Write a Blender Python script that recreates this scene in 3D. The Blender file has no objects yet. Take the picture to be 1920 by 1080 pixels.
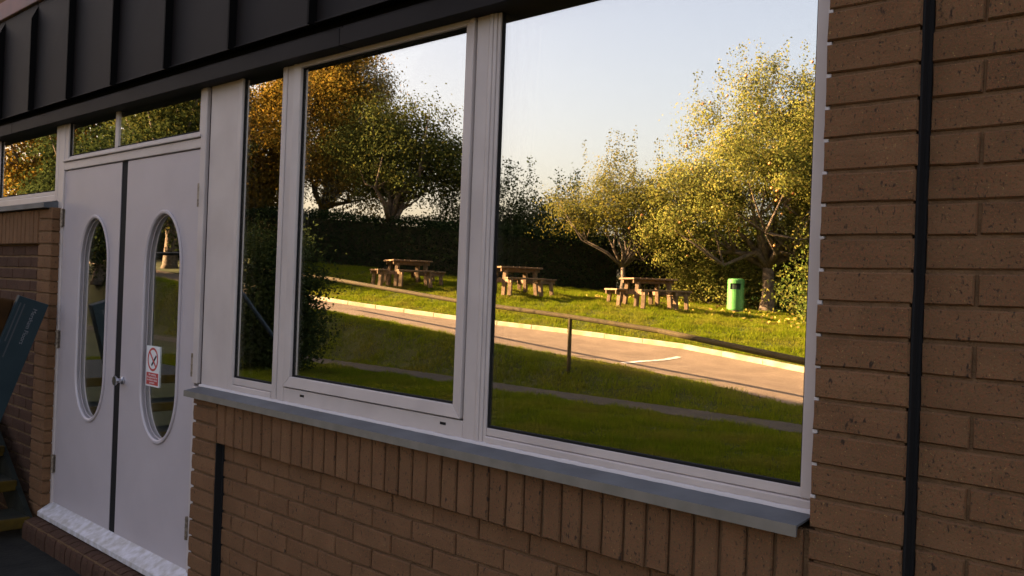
import bpy, math, random
import numpy as np
from mathutils import Matrix, Vector
R = math.radians
random.seed(7)
sc = bpy.context.scene
col = sc.collection

# ------------------------------------------------------------------ camera
YAW, PITCH, ROLL = R(44.40), R(0.05), R(2.147)
cy, sy = math.cos(YAW), math.sin(YAW)
fw = Vector((-sy*math.cos(PITCH), cy*math.cos(PITCH), math.sin(PITCH)))
rt = Vector((cy, sy, 0)); up = rt.cross(fw)
cr, sr = math.cos(ROLL), math.sin(ROLL)
rt, up = cr*rt + sr*up, -sr*rt + cr*up
cam_d = bpy.data.cameras.new('camera'); cam = bpy.data.objects.new('camera', cam_d); col.objects.link(cam)
m = Matrix.Identity(4)
for i in range(3):
    m[i][0], m[i][1], m[i][2] = rt[i], up[i], -fw[i]
m[0][3], m[1][3], m[2][3] = 3.7826, -2.0293, 0.7341
cam.matrix_world = m
cam_d.sensor_width = 36; cam_d.sensor_fit = 'HORIZONTAL'; cam_d.lens = 1737.3/1920*36
cam_d.clip_end = 3000; cam_d.clip_start = 0.05
sc.camera = cam

# ------------------------------------------------------------------ sky, sun, exposure
SUN_EL = R(20.0)
SUN_H = Vector((-0.80, 0.60))                       # horizontal direction towards the sun: behind the building, to its left
w = bpy.data.worlds.new('World'); sc.world = w; w.use_nodes = True
nt = w.node_tree; bg = nt.nodes['Background']
sky = nt.nodes.new('ShaderNodeTexSky'); sky.sky_type = 'NISHITA'; sky.sun_disc = False
sky.sun_elevation = SUN_EL; sky.sun_rotation = math.atan2(SUN_H.x, SUN_H.y)
sky.altitude = 0; sky.air_density = 1.0; sky.dust_density = 4.5; sky.ozone_density = 0.8
nt.links.new(sky.outputs[0], bg.inputs[0]); bg.inputs[1].default_value = 0.05
sd = bpy.data.lights.new('sun', 'SUN'); so = bpy.data.objects.new('sun', sd); col.objects.link(so)
sd.energy = 5.0; sd.angle = R(0.5); sd.color = (1.0, 0.80, 0.52)
tosun = Vector((SUN_H.x*math.cos(SUN_EL), SUN_H.y*math.cos(SUN_EL), math.sin(SUN_EL)))
so.rotation_euler = tosun.to_track_quat('Z', 'Y').to_euler(); so.location = (0, 0, 20)
sc.view_settings.view_transform = 'Standard'; sc.view_settings.look = 'None'
sc.view_settings.exposure = 3.15; sc.view_settings.gamma = 1.0
sc.view_settings.use_white_balance = True; sc.view_settings.white_balance_temperature = 8000; sc.view_settings.white_balance_tint = 26   # camera balanced for the shade
sc.render.engine = 'CYCLES'
sc.cycles.max_bounces = 8; sc.cycles.glossy_bounces = 6; sc.cycles.transparent_max_bounces = 12

# ------------------------------------------------------------------ materials
def mat(name, color, rough=0.8, spec=0.3, var=None, scale=8.0, detail=4.0, bump=0.0, bscale=40.0, metal=0.0, rnd=0.0):
    """principled material: colour, optional second colour mixed by noise, bump, per-object variation"""
    M = bpy.data.materials.new(name); M.use_nodes = True
    t = M.node_tree; b = t.nodes['Principled BSDF']
    b.inputs['Roughness'].default_value = rough; b.inputs['Specular IOR Level'].default_value = spec
    b.inputs['Metallic'].default_value = metal
    b.inputs['Base Color'].default_value = (*color, 1)
    tc = t.nodes.new('ShaderNodeTexCoord'); oi = t.nodes.new('ShaderNodeObjectInfo')
    ad = t.nodes.new('ShaderNodeVectorMath'); ad.operation = 'ADD'
    ml = t.nodes.new('ShaderNodeMath'); ml.operation = 'MULTIPLY'; ml.inputs[1].default_value = 37.0
    t.links.new(oi.outputs['Random'], ml.inputs[0]); t.links.new(tc.outputs['Object'], ad.inputs[0]); t.links.new(ml.outputs[0], ad.inputs[1])
    src = None
    if var is not None:
        n = t.nodes.new('ShaderNodeTexNoise'); n.inputs['Scale'].default_value = scale; n.inputs['Detail'].default_value = detail
        t.links.new(ad.outputs[0], n.inputs['Vector'])
        rp = t.nodes.new('ShaderNodeValToRGB'); rp.color_ramp.elements[0].position = .35; rp.color_ramp.elements[1].position = .65
        rp.color_ramp.elements[0].color = (*color, 1); rp.color_ramp.elements[1].color = (*var, 1)
        t.links.new(n.outputs['Fac'], rp.inputs[0]); src = rp.outputs[0]
    if rnd and src is not None:
        hs = t.nodes.new('ShaderNodeHueSaturation')
        mr = t.nodes.new('ShaderNodeMapRange'); mr.inputs[3].default_value = 1-rnd; mr.inputs[4].default_value = 1+rnd
        t.links.new(oi.outputs['Random'], mr.inputs[0]); t.links.new(mr.outputs[0], hs.inputs['Value'])
        t.links.new(src, hs.inputs['Color']); src = hs.outputs[0]
    if src is not None: t.links.new(src, b.inputs['Base Color'])
    if bump:
        n2 = t.nodes.new('ShaderNodeTexNoise'); n2.inputs['Scale'].default_value = bscale; n2.inputs['Detail'].default_value = 5
        t.links.new(ad.outputs[0], n2.inputs['Vector'])
        bp = t.nodes.new('ShaderNodeBump'); bp.inputs['Strength'].default_value = bump; bp.inputs['Distance'].default_value = .01
        t.links.new(n2.outputs['Fac'], bp.inputs['Height']); t.links.new(bp.outputs[0], b.inputs['Normal'])
    return M

def brick_mat(name, c1, c2):
    M = mat(name, c1, .95, .15, c2, 9, 3, 0.0, rnd=.09)
    t = M.node_tree; b = t.nodes['Principled BSDF']; src = b.inputs['Base Color'].links[0].from_socket
    vec = [n for n in t.nodes if n.type == 'VECT_MATH'][0].outputs[0]
    def spots(scale, lo, hi, colr, src, stretch=(1, 1, 1)):
        mp = t.nodes.new('ShaderNodeMapping'); mp.inputs['Scale'].default_value = stretch; t.links.new(vec, mp.inputs[0])
        n = t.nodes.new('ShaderNodeTexNoise'); n.inputs['Scale'].default_value = scale; n.inputs['Detail'].default_value = 2
        t.links.new(mp.outputs[0], n.inputs['Vector'])
        mr = t.nodes.new('ShaderNodeMapRange'); mr.inputs[1].default_value = lo; mr.inputs[2].default_value = hi
        t.links.new(n.outputs['Fac'], mr.inputs[0])
        mx = t.nodes.new('ShaderNodeMix'); mx.data_type = 'RGBA'
        t.links.new(mr.outputs[0], mx.inputs['Factor']); t.links.new(src, mx.inputs['A']); mx.inputs['B'].default_value = (*colr, 1)
        return mx.outputs['Result'], mr.outputs[0]
    src, _ = spots(330, .52, .62, (c1[0]*1.18, c1[1]*.88, c1[2]*.85), src)
    src, _ = spots(290, .54, .66, (c1[0]*.72, c1[1]*.86, c1[2]*.75), src)
    src, pit = spots(190, .62, .72, (.07, .042, .028), src, (1, 1, .6))
    src, _ = spots(210, .68, .74, (.40, .23, .09), src)
    src, _ = spots(75, .66, .74, (.05, .03, .02), src, (1, 1, .5))
    src, _ = spots(420, .58, .75, (.11, .07, .045), src)
    t.links.new(src, b.inputs['Base Color'])
    n2 = t.nodes.new('ShaderNodeTexNoise'); n2.inputs['Scale'].default_value = 160; n2.inputs['Detail'].default_value = 6
    t.links.new(vec, n2.inputs['Vector'])
    sb = t.nodes.new('ShaderNodeMath'); sb.operation = 'SUBTRACT'; t.links.new(n2.outputs['Fac'], sb.inputs[0]); t.links.new(pit, sb.inputs[1])
    bp = t.nodes.new('ShaderNodeBump'); bp.inputs['Strength'].default_value = .55; bp.inputs['Distance'].default_value = .004
    t.links.new(sb.outputs[0], bp.inputs['Height']); t.links.new(bp.outputs[0], b.inputs['Normal'])
    return M

def leaf_mat(name, cols, trans=.35):
    """leaves: colour picked per leaf (mesh island), some light passing through"""
    M = bpy.data.materials.new(name); M.use_nodes = True
    t = M.node_tree; t.nodes.clear(); out = t.nodes.new('ShaderNodeOutputMaterial')
    g = t.nodes.new('ShaderNodeNewGeometry'); rp = t.nodes.new('ShaderNodeValToRGB'); cr_ = rp.color_ramp
    while len(cr_.elements) < len(cols): cr_.elements.new(.5)
    for i, c in enumerate(cols):
        cr_.elements[i].position = i/max(1, len(cols)-1); cr_.elements[i].color = (*c, 1)
    t.links.new(g.outputs['Random Per Island'], rp.inputs[0])
    d = t.nodes.new('ShaderNodeBsdfDiffuse'); tr = t.nodes.new('ShaderNodeBsdfTranslucent'); mx = t.nodes.new('ShaderNodeMixShader')
    mx.inputs[0].default_value = trans
    t.links.new(rp.outputs[0], d.inputs[0]); t.links.new(rp.outputs[0], tr.inputs[0])
    t.links.new(d.outputs[0], mx.inputs[1]); t.links.new(tr.outputs[0], mx.inputs[2]); t.links.new(mx.outputs[0], out.inputs[0])
    return M

def glass_mat(name, fac, behind):
    """solar-control glazing: mirror-like coating over clear or dark body"""
    M = bpy.data.materials.new(name); M.use_nodes = True
    t = M.node_tree; t.nodes.clear(); out = t.nodes.new('ShaderNodeOutputMaterial')
    gl = t.nodes.new('ShaderNodeBsdfGlossy'); gl.inputs['Roughness'].default_value = 0.0; gl.inputs['Color'].default_value = (.97, .97, .93, 1)
    bh = t.nodes.new('ShaderNodeBsdfTransparent' if behind == 'clear' else 'ShaderNodeBsdfDiffuse')
    bh.inputs['Color'].default_value = (.95, .97, .95, 1) if behind == 'clear' else (.01, .011, .01, 1)
    mx = t.nodes.new('ShaderNodeMixShader'); mx.inputs[0].default_value = fac
    t.links.new(bh.outputs[0], mx.inputs[1]); t.links.new(gl.outputs[0], mx.inputs[2]); t.links.new(mx.outputs[0], out.inputs[0])
    return M

M = {}
M['brick'] = brick_mat('brown_brick', (.20, .100, .050), (.155, .076, .038))
M['brick_dark'] = brick_mat('dark_brick', (.085, .042, .028), (.06, .03, .02))  # dark red-brown brick, darkened further to carry the corner's shade
M['mortar'] = mat('mortar', (.19, .105, .055), .95, .1, (.135, .075, .04), 30, bump=.5, bscale=200)
M['mortar_pale'] = mat('pale_mortar', (.22, .13, .07), .95, .1, (.15, .09, .05), 30, bump=.5, bscale=200)  # toned down with the dark bricks, shade put into the colour
M['frame'] = mat('frame_paint', (.56, .475, .44), .38, .4, (.49, .41, .38), 5, 6)
M['frame_line'] = mat('frame_gap', (.05, .03, .03), .8, .2)
M['door'] = mat('door_paint', (.49, .42, .425), .42, .4, (.45, .385, .39), 3, 6, bump=.04, bscale=60)
M['thresh'] = mat('threshold_paint', (.66, .62, .64), .6, .3, (.45, .40, .36), 22, 7, bump=.2, bscale=80)
M['black'] = mat('black_rubber', (.012, .011, .011), .8, .2)
M['fascia'] = mat('fascia_sheet', (.0125, .0098, .0098), .6, .12, (.0085, .0068, .0068), 2.5, 6)
M['fascia_seam'] = mat('fascia_seam', (.003, .0025, .0025), .7, .08)
M['sill'] = mat('sill_metal', (.115, .122, .13), .55, .35, (.08, .084, .09), 7, 7, bump=.05, bscale=90)
M['sill_edge'] = mat('sill_edge', (.22, .19, .155), .55, .35, (.17, .15, .12), 12, 6)
M['sealant'] = mat('sealant', (.55, .50, .49), .6, .3)
M['coping'] = mat('coping', (.36, .22, .20), .85, .2, (.28, .20, .19), 4, 5, bump=.2)
M['steel'] = mat('brushed_steel', (.55, .55, .58), .3, .5, metal=1.0)
M['hinge'] = mat('hinge_brass', (.16, .12, .09), .5, .5, (.35, .28, .22), 60, metal=.6)
M['concrete'] = mat('concrete', (.17, .155, .14), .9, .2, (.11, .10, .09), 6, 8, bump=.3)
M['tread'] = mat('tread_board', (.022, .026, .02), .85, .15, (.012, .014, .011), 10, 6, bump=.2)  # darkened so the colour itself carries the shade over the steps
M['yellow'] = mat('yellow_nosing', (.085, .05, .006), .85, .15, (.05, .03, .006), 14, 6)  # dulled below its own yellow to paint in the shade
M['teal'] = mat('teal_card', (.016, .032, .037), .7, .2, (.012, .026, .031), 5, 5)
M['card'] = mat('brown_board', (.07, .03, .009), .8, .15, (.045, .02, .007), 9, 6)
M['print'] = mat('grey_print', (.15, .15, .16), .7, .2)
M['print_dim'] = mat('dim_print', (.05, .055, .06), .7, .2)
M['white'] = mat('white_plastic', (.75, .74, .73), .4, .4)
M['red'] = mat('red_print', (.55, .06, .05), .45, .4)
M['blackprint'] = mat('black_print', (.01, .01, .01), .5, .3)
M['wood'] = mat('weathered_timber', (.20, .125, .068), .85, .2, (.125, .078, .042), 14, 6, bump=.3, rnd=.2)
M['rail'] = mat('rail_timber', (.05, .034, .010), .85, .2, (.032, .022, .008), 9, 6, bump=.3)
M['binmat'] = mat('green_bin', (.06, .25, .055), .45, .4, (.05, .21, .05), 5, 5)
M['bin_dark'] = mat('bin_opening', (.01, .02, .012), .8, .2)
M['mesh_green'] = mat('green_mesh', (.03, .16, .07), .6, .3)
M['bark'] = mat('bark', (.16, .12, .085), .95, .1, (.08, .06, .042), 12, 8, bump=.8, bscale=25)
M['apple'] = mat('apple_skin', (.45, .14, .05), .4, .4, (.5, .25, .06), 6)
M['lawn'] = mat('lawn_soil', (.04, .046, .014), .95, .1, (.028, .032, .011), 1.3, 8, bump=.5, bscale=60)
M['road'] = mat('road_asphalt', (.165, .118, .08), .9, .2, (.125, .088, .06), 1.7, 10, bump=.5, bscale=120)
M['path'] = mat('path_asphalt', (.06, .048, .034), .9, .2, (.04, .033, .024), 3, 9, bump=.5, bscale=150)
M['kerb'] = mat('kerb_concrete', (.36, .30, .20), .9, .2, (.22, .19, .11), 4, 9, bump=.4, rnd=.03)
M['line'] = mat('road_paint', (.55, .52, .46), .8, .2, (.36, .30, .25), 9, 8)
M['grass'] = leaf_mat('grass_blade', [(.10, .142, .009), (.15, .182, .011), (.075, .112, .008), (.19, .18, .022)], .42)
def patchy(Mt, colr, scale, amount):
    t = Mt.node_tree; rp = [n for n in t.nodes if n.type == 'VALTORGB'][0]; g = t.nodes.new('ShaderNodeNewGeometry')
    n = t.nodes.new('ShaderNodeTexNoise'); n.inputs['Scale'].default_value = scale; n.inputs['Detail'].default_value = 6
    t.links.new(g.outputs['Position'], n.inputs['Vector'])
    mr = t.nodes.new('ShaderNodeMapRange'); mr.inputs[1].default_value = .45; mr.inputs[2].default_value = .68; mr.inputs[4].default_value = amount
    mx = t.nodes.new('ShaderNodeMix'); mx.data_type = 'RGBA'; mx.inputs['B'].default_value = (*colr, 1)
    t.links.new(n.outputs['Fac'], mr.inputs[0]); t.links.new(mr.outputs[0], mx.inputs['Factor']); t.links.new(rp.outputs[0], mx.inputs['A'])
    for d in t.nodes:
        if d.type in ('BSDF_DIFFUSE', 'BSDF_TRANSLUCENT'): t.links.new(mx.outputs['Result'], d.inputs[0])
patchy(M['grass'], (.19, .15, .03), 1.1, .6)
M['leaf_gold'] = leaf_mat('leaf_gold', [(.15, .105, .02), (.25, .14, .024), (.12, .105, .02), (.30, .165, .03)], .4)
M['leaf_green'] = leaf_mat('leaf_green', [(.05, .065, .018), (.075, .08, .02), (.04, .055, .016), (.10, .085, .02)], .3)
M['leaf_dark'] = leaf_mat('leaf_dark', [(.03, .045, .014), (.045, .06, .018), (.025, .035, .012)], .25)
M['leaf_olive'] = leaf_mat('leaf_olive', [(.10, .10, .02), (.15, .13, .024), (.07, .08, .018), (.20, .145, .03)], .35)
M['leaf_apple'] = leaf_mat('leaf_apple', [(.125, .14, .028), (.175, .165, .036), (.10, .12, .026), (.215, .17, .045), (.135, .145, .03)], .32)
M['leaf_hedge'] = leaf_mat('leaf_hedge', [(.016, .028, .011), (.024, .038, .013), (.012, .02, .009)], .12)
M['leaf_bush'] = leaf_mat('leaf_bush', [(.07, .11, .02), (.12, .15, .03), (.16, .14, .03), (.05, .085, .02)], .3)
M['leaf_fallen'] = leaf_mat('leaf_fallen', [(.35, .22, .05), (.42, .30, .08), (.22, .12, .04)], .1)
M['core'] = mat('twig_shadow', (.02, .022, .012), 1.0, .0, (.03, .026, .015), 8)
M['glass_out'] = glass_mat('coated_glass', .73, 'clear')
M['glass_in'] = glass_mat('inner_glass', .95, 'dark')
M['wallplain'] = brick_mat('far_brick', (.20, .100, .050), (.155, .076, .038))
M['gravel'] = mat('dark_apron', (.022, .022, .018), .9, .2, (.013, .013, .011), 8, 8, bump=.4)  # near-black colour stands in for shade at the wall foot

# ------------------------------------------------------------------ helpers
class MB:
    def __init__(s): s.v, s.f = [], []
    def add(s, vs, fs):
        o = len(s.v); s.v += [tuple(p) for p in vs]; s.f += [tuple(i+o for i in q) for q in fs]; return s
    def box(s, x0, x1, y0, y1, z0, z1):
        return s.add([(x0,y0,z0),(x1,y0,z0),(x1,y1,z0),(x0,y1,z0),(x0,y0,z1),(x1,y0,z1),(x1,y1,z1),(x0,y1,z1)],
                     [(0,3,2,1),(4,5,6,7),(0,1,5,4),(1,2,6,5),(2,3,7,6),(3,0,4,7)])
    def obox(s, c, ax, ay, az):
        """box from centre and half-axis vectors"""
        c, ax, ay, az = map(Vector, (c, ax, ay, az)); vs = []
        for k in (-1, 1):
            for (i, j) in ((-1,-1),(1,-1),(1,1),(-1,1)): vs.append(c+ax*i+ay*j+az*k)
        return s.add(vs, [(0,3,2,1),(4,5,6,7),(0,1,5,4),(1,2,6,5),(2,3,7,6),(3,0,4,7)])
    def beam(s, a, b, w, h, side=None):
        a, b = Vector(a), Vector(b); d = (b-a); L = d.length; d.normalize()
        sd_ = Vector(side) if side else d.cross(Vector((0,0,1)))
        if sd_.length < 1e-4: sd_ = Vector((1,0,0))
        sd_.normalize(); u_ = sd_.cross(d).normalized()
        return s.obox((a+b)/2, d*L/2, sd_*w/2, u_*h/2)
    def tube(s, pts, radii, n=8, cap=True):
        pts = [Vector(p) for p in pts]; o = len(s.v)
        ref = Vector((.3,.9,.2))
        for i, p in enumerate(pts):
            d = (pts[min(i+1,len(pts)-1)]-pts[max(i-1,0)]).normalized()
            a = d.cross(ref).normalized(); b = d.cross(a)
            for k in range(n):
                t = 2*math.pi*k/n; s.v.append(tuple(p+(a*math.cos(t)+b*math.sin(t))*radii[i]))
        for i in range(len(pts)-1):
            for k in range(n):
                s.f.append((o+i*n+k, o+i*n+(k+1)%n, o+(i+1)*n+(k+1)%n, o+(i+1)*n+k))
        if cap:
            s.f.append(tuple(o+k for k in range(n))[::-1]); s.f.append(tuple(o+(len(pts)-1)*n+k for k in range(n)))
        return s
    def mesh(s, name):
        me = bpy.data.meshes.new(name); me.from_pydata(s.v, [], s.f); me.update(); return me
    def build(s, name, mt, parent=None, bevel=0, smooth=False, loc=None):
        me = s.mesh(name); me.materials.append(M[mt] if isinstance(mt, str) else mt)
        if smooth: me.polygons.foreach_set('use_smooth', [True]*len(me.polygons))
        return link(name, me, parent, bevel, loc)
def link(name, me, parent=None, bevel=0, loc=None):
    o = bpy.data.objects.new(name, me); col.objects.link(o)
    if parent is not None: o.parent = parent
    if loc is not None: o.location = loc
    if bevel:
        b = o.modifiers.new('bevel', 'BEVEL'); b.width = bevel; b.segments = 2; b.limit_method = 'ANGLE'
    return o
def tag(o, label, cat, group=None, kind=None):
    if kind: o['kind'] = kind
    if label: o['label'] = label
    if cat: o['category'] = cat
    if group: o['group'] = group
    return o
def empty(name, loc=(0,0,0), rz=0):
    o = bpy.data.objects.new(name, None); col.objects.link(o); o.location = loc; o.rotation_euler.z = rz; o.empty_display_size = .1; return o
def npmesh(name, V, F, mt, smooth=False):
    """V (n,3), F (m,k) with constant k"""
    me = bpy.data.meshes.new(name); n, (mm, k) = len(V), F.shape
    me.vertices.add(n); me.vertices.foreach_set('co', np.ascontiguousarray(V, dtype=np.float32).ravel())
    me.loops.add(mm*k); me.loops.foreach_set('vertex_index', np.ascontiguousarray(F, dtype=np.int32).ravel())
    me.polygons.add(mm); me.polygons.foreach_set('loop_start', np.arange(0, mm*k, k, dtype=np.int32))
    me.polygons.foreach_set('loop_total', np.full(mm, k, dtype=np.int32))
    me.update(calc_edges=True); me.materials.append(M[mt])
    if smooth: me.polygons.foreach_set('use_smooth', [True]*mm)
    return me

# ------------------------------------------------------------------ ground
GZ = -0.87
def sm(a, b, v):
    t = np.clip((v-a)/(b-a), 0, 1); return t*t*(3-2*t)
def G(x, y):
    x = np.asarray(x, float); s = -np.asarray(y, float)
    Rr = np.maximum(-.9, -.99-.07*np.maximum(x, -30)); P = -.42-.078*np.clip(x, -26, 6)
    a = GZ+(Rr-GZ)*sm(8.9, 9.9, s); b = a+.04*sm(9.9, 11.8, s)
    return b+(P-Rr-.04)*sm(11.9, 16.5, s)
def g1(x, y): return float(G(x, y))
def road_near(x): return np.interp(x, [-60, -16, -12.5, -9, -6.3, -4.3, -2.6, 0, 4, 30], [-10.6, -10.3, -10.6, -10.4, -10.75, -10.6, -10.2, -10.1, -10.2, -10.4])
def road_far(x): return np.interp(x, [-60, -20, -16, -14, -12, -9, -6.5, -3.5, 0, 30], [-11.8, -11.6, -11.8, -12.2, -12.55, -13.1, -13.4, -13.15, -13.2, -13.4])

xs = np.concatenate([[-1500, -600, -250, -120, -70, -50], np.arange(-40, 14, .5), [20, 40, 90, 250, 700, 1500]])
ys = np.concatenate([[900, 200, 40, 12], np.arange(4, -8, -1.0), np.arange(-8, -18, -.2), np.arange(-18, -34, -1), [-40, -60, -120, -300, -800, -1600]])
X, Y = np.meshgrid(xs, ys); Zg = G(X, Y)
rng = np.random.default_rng(3)
V = np.stack([X, Y, Zg], -1).reshape(-1, 3); nx, ny = len(xs), len(ys)
idx = np.arange(nx*ny).reshape(ny, nx)
F = np.stack([idx[:-1, :-1], idx[1:, :-1], idx[1:, 1:], idx[:-1, 1:]], -1).reshape(-1, 4)
tag(link('lawn', npmesh('lawn', V, F, 'lawn', True)), None, None, kind='structure')

def ribbon(name, mt, x0, x1, fa, fb, dz, nrow=9, step=.4):
    xx = np.arange(x0, x1+step, step); rows = []
    for t in np.linspace(0, 1, nrow):
        yy = fa(xx)*(1-t)+fb(xx)*t; rows.append(np.stack([xx, yy, G(xx, yy)+dz], -1))
    A = np.stack(rows); n1, n2 = A.shape[:2]; ii = np.arange(n1*n2).reshape(n1, n2)
    Fq = np.stack([ii[:-1, :-1], ii[1:, :-1], ii[1:, 1:], ii[:-1, 1:]], -1).reshape(-1, 4)
    return link(name, npmesh(name, A.reshape(-1, 3), Fq, mt, True))
path = tag(ribbon('path', 'path', -40, 20, lambda x: -8.12+.05*np.sin(x*.7), lambda x: -8.9+.05*np.sin(x*.9+1), .012, 4), None, None, kind='structure')
road = tag(ribbon('road', 'road', -45, 25, road_near, road_far, .02, 16), None, None, kind='structure')
mk = MB()
for i in range(8):
    t0, t1 = i/8, (i+1)/8; y0, y1 = -10.95-1.75*t0, -10.95-1.75*t1
    q = []
    for (xa, ya) in ((-6.30, y0), (-6.18, y0), (-6.20, y1), (-6.32, y1)): q.append((xa, ya, g1(xa, ya)+.027))
    mk.add(q, [(0, 1, 2, 3)])
mk.build('road_marking', 'line', road)
kerb = empty('kerb'); tag(kerb, None, None, kind='structure')
kx = -24.0; k = 0
kb = MB().box(-.459, .459, -.06, .06, -.12, .075).mesh('kerbstone'); kb.materials.append(M['kerb'])
while kx < 4.5:
    xa, xb = kx, kx+.915; ya, yb = float(road_far(xa)), float(road_far(xb)); c = ((xa+xb)/2, (ya+yb)/2-.03)
    o = link('kerbstone', kb, kerb, .008); o.location = (c[0], c[1], g1(*c)+.03+random.uniform(-.004, .004))
    o.rotation_euler = (random.uniform(-.02, .02), -math.atan2(g1(xb, yb)-g1(xa, ya), xb-xa), math.atan2(yb-ya, xb-xa)); kx = xb

# ------------------------------------------------------------------ the building
bld = empty('brick_building', (0, .2, GZ))
bld.location = (0, 0, 0)
tag(bld, 'brown brick building with white double doors, reflective windows and dark sheet metal fascia', 'building')

brick_cache = {}
def brick_mesh(w_, h_, mt, var):
    key = (round(w_, 3), round(h_, 3), mt, var)
    if key in brick_cache: return brick_cache[key]
    rg = random.Random(int(w_*1e4)*31+int(h_*1e4)*7+var*101+len(mt)); c = .0035; J = .0011
    pts = [(-1,-1),(0,-1),(1,-1),(1,0),(1,1),(0,1),(-1,1),(-1,0)]
    fr, md, bk = [], [], []
    for (a, b) in pts:
        jx, jz = rg.uniform(-J, J), rg.uniform(-J, J)
        ex = w_/2*a; ez = h_/2*b
        fr.append((ex-a*c+jx, rg.uniform(-.0012, .0012), ez-b*c+jz)); md.append((ex+jx*1.1, .005, ez+jz*1.1)); bk.append((ex+jx, .05, ez+jz))
    v = fr+md+bk; f = [tuple(range(8))]
    for r_ in (0, 8):
        for i in range(8): f.append((r_+i, r_+8+i, r_+8+(i+1) % 8, r_+(i+1) % 8))
    me = bpy.data.meshes.new('brick'); me.from_pydata(v, [], f); me.update(); me.materials.append(M[mt])
    brick_cache[key] = me; return me
def brick(parent, x0, x1, z0, z1, y=0.0, mt='brick'):
    o = link('brick', brick_mesh(x1-x0, z1-z0, mt, random.randrange(4)), parent)
    o.location = ((x0+x1)/2+random.uniform(-.0012, .0012), y+random.uniform(-.0012, .0015), (z0+z1)/2+random.uniform(-.001, .001))
    o.rotation_euler = (0, random.uniform(-.004, .004), 0)
    return o

def masonry(x0, x1, y, z0, z1, mt='mortar', depth=.11, name='wall'):
    return MB().box(x0, x1, y, y+depth, z0, z1).build(name, mt, bld)

REC = .036
# spandrel under the window: pilaster of stacked bricks, soldier course, recessed field
w1 = masonry(-.212, -.004, .011, -.95, .20, name='pilaster')
for k in range(-12, 3):
    z = k*.075
    if k == 2: brick(w1, -.222, -.007, z+.005, .196)
    else: brick(w1, -.222, -.007, z+.005, z+.07)
w2 = masonry(-.002, 2.784, .012, .003, .20, name='soldier_course')
for i in range(37): brick(w2, i*.075+.0045, i*.075+.0705, .005, .199)
w3 = masonry(.0, 2.784, REC+.010, -.95, .001, depth=.07, name='wall_field')
for k in range(-12, 0):
    z = k*.075; x = .012; x1 = .0905 if k % 2 else .2025
    while x < 2.77:
        if k >= -9: brick(w3, x, min(x1, 2.782), z+.004, z+.071, REC)
        x = x1+.006; x1 = x+.2165
MB().box(-.0065, .0, .004, REC+.008, -.95, .002).build('sealant_joint', 'black', w3)
MB().box(.0, .012, REC-.004, REC+.006, -.95, .002).build('sealant_joint', 'black', w3)

# pier beside the large window and the recessed wall beyond it
PH = 1.405 % .075
w4 = masonry(2.797, 2.994, .008, -.95, 2.4, name='pilaster')
w5 = masonry(3.0, 3.9, REC+.008, -.95, 2.4, depth=.07, name='wall_field')
for k in range(-6, 25):
    z = PH+k*.075
    brick(w4, 2.785, 3.0, z+.0040, z+.0710)
    if k % 2: spans = [(3.012, 3.115), (3.122, 3.340), (3.347, 3.565), (3.573, 3.788)]
    else: spans = [(3.012, 3.228), (3.235, 3.453), (3.460, 3.678), (3.686, 3.898)]
    for s in spans[:2]: brick(w5, s[0], s[1], z+.0040, z+.0710, REC)
    for s in spans[2:3]: brick(w5, s[0], s[1], z+.0040, z+.0710, REC)
MB().box(3.0005, 3.006, .006, REC+.008, -.95, 2.4).build('sealant_joint', 'black', w5)
MB().box(3.004, 3.013, REC-.006, REC+.006, -.95, 2.4).build('sealant_joint', 'black', w5)
sb = MB()
for k in range(0, 20):
    z = PH+k*.075
    if z > .25: sb.obox((2.7885+random.uniform(-.001, .002), .022, z+random.uniform(-.001, .001)), (.006, 0, 0), (0, .015, 0), (0, 0, .0042+random.uniform(0, .0015)))
sb.build('sealant', 'sealant', w4, .002)['kind'] = 'stuff'
sb = MB()
for k in range(-11, 3): sb.obox((-.2165, .02, k*.075), (.006, 0, 0), (0, .013, 0), (0, 0, .0035))
sb.build('sealant', 'sealant', w1, .002)['kind'] = 'stuff'

# wall left of the doors
w6 = masonry(-2.30, -2.10, .008, -.95, 1.115, depth=.10, name='pilaster')
for k in range(-12, 15):
    z = k*.075; brick(w6, -2.302, -2.087, z+.005, min(z+.07, 1.112))
    o = link('brick', brick_mesh(.1025, .065, 'brick', k % 4), w6); o.location = (-2.0875, .052, z+.0375); o.rotation_euler = (0, 0, R(90))
w7 = masonry(-3.9, -2.303, .008, .903, 1.115, name='soldier_course')
for i in range(20): brick(w7, -2.312-(i+1)*.075, -2.312-i*.075-.009, .905, 1.112)
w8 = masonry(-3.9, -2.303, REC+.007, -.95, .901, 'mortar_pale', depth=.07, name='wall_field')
for k in range(-12, 12):
    z = k*.075; x = -2.306 if k % 2 else -2.306+.0
    first = True
    while x > -3.6:
        L = .103 if (first and k % 2) else .215; first = False
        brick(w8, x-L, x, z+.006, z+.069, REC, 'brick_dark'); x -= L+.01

# plain masonry behind and around (outside or behind what the windows and doors show)
MB().box(-52, 12, .16, 9, -.95, 2.5).build('wall', 'wallplain', bld)
MB().box(3.9, 12, .035, .16, -.95, 2.5).build('wall', 'wallplain', bld)
MB().box(-52, -3.9, .035, .16, -.95, 2.5).build('wall', 'wallplain', bld)
up_ = MB()   # upper wall; unseen length and climbing parapet shaped to place the building's shadow
up_.add([(-52,.02,2.5),(12,.02,2.5),(12,9,2.5),(-52,9,2.5),(-52,.02,7.8),(-12,.02,5.35),(12,.02,5.1),(12,9,5.1),(-12,9,5.35),(-52,9,7.8)],
        [(0,1,6,5,4),(1,2,7,6),(2,3,9,8,7),(3,0,4,9),(4,5,8,9),(5,6,7,8)])
upper = up_.build('upper_wall', 'wallplain', bld)
masonry(-4.2, -1.9, .004, 2.52, 2.9, depth=.02, name='wall_field')
w9 = bld.children[-1]
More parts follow.
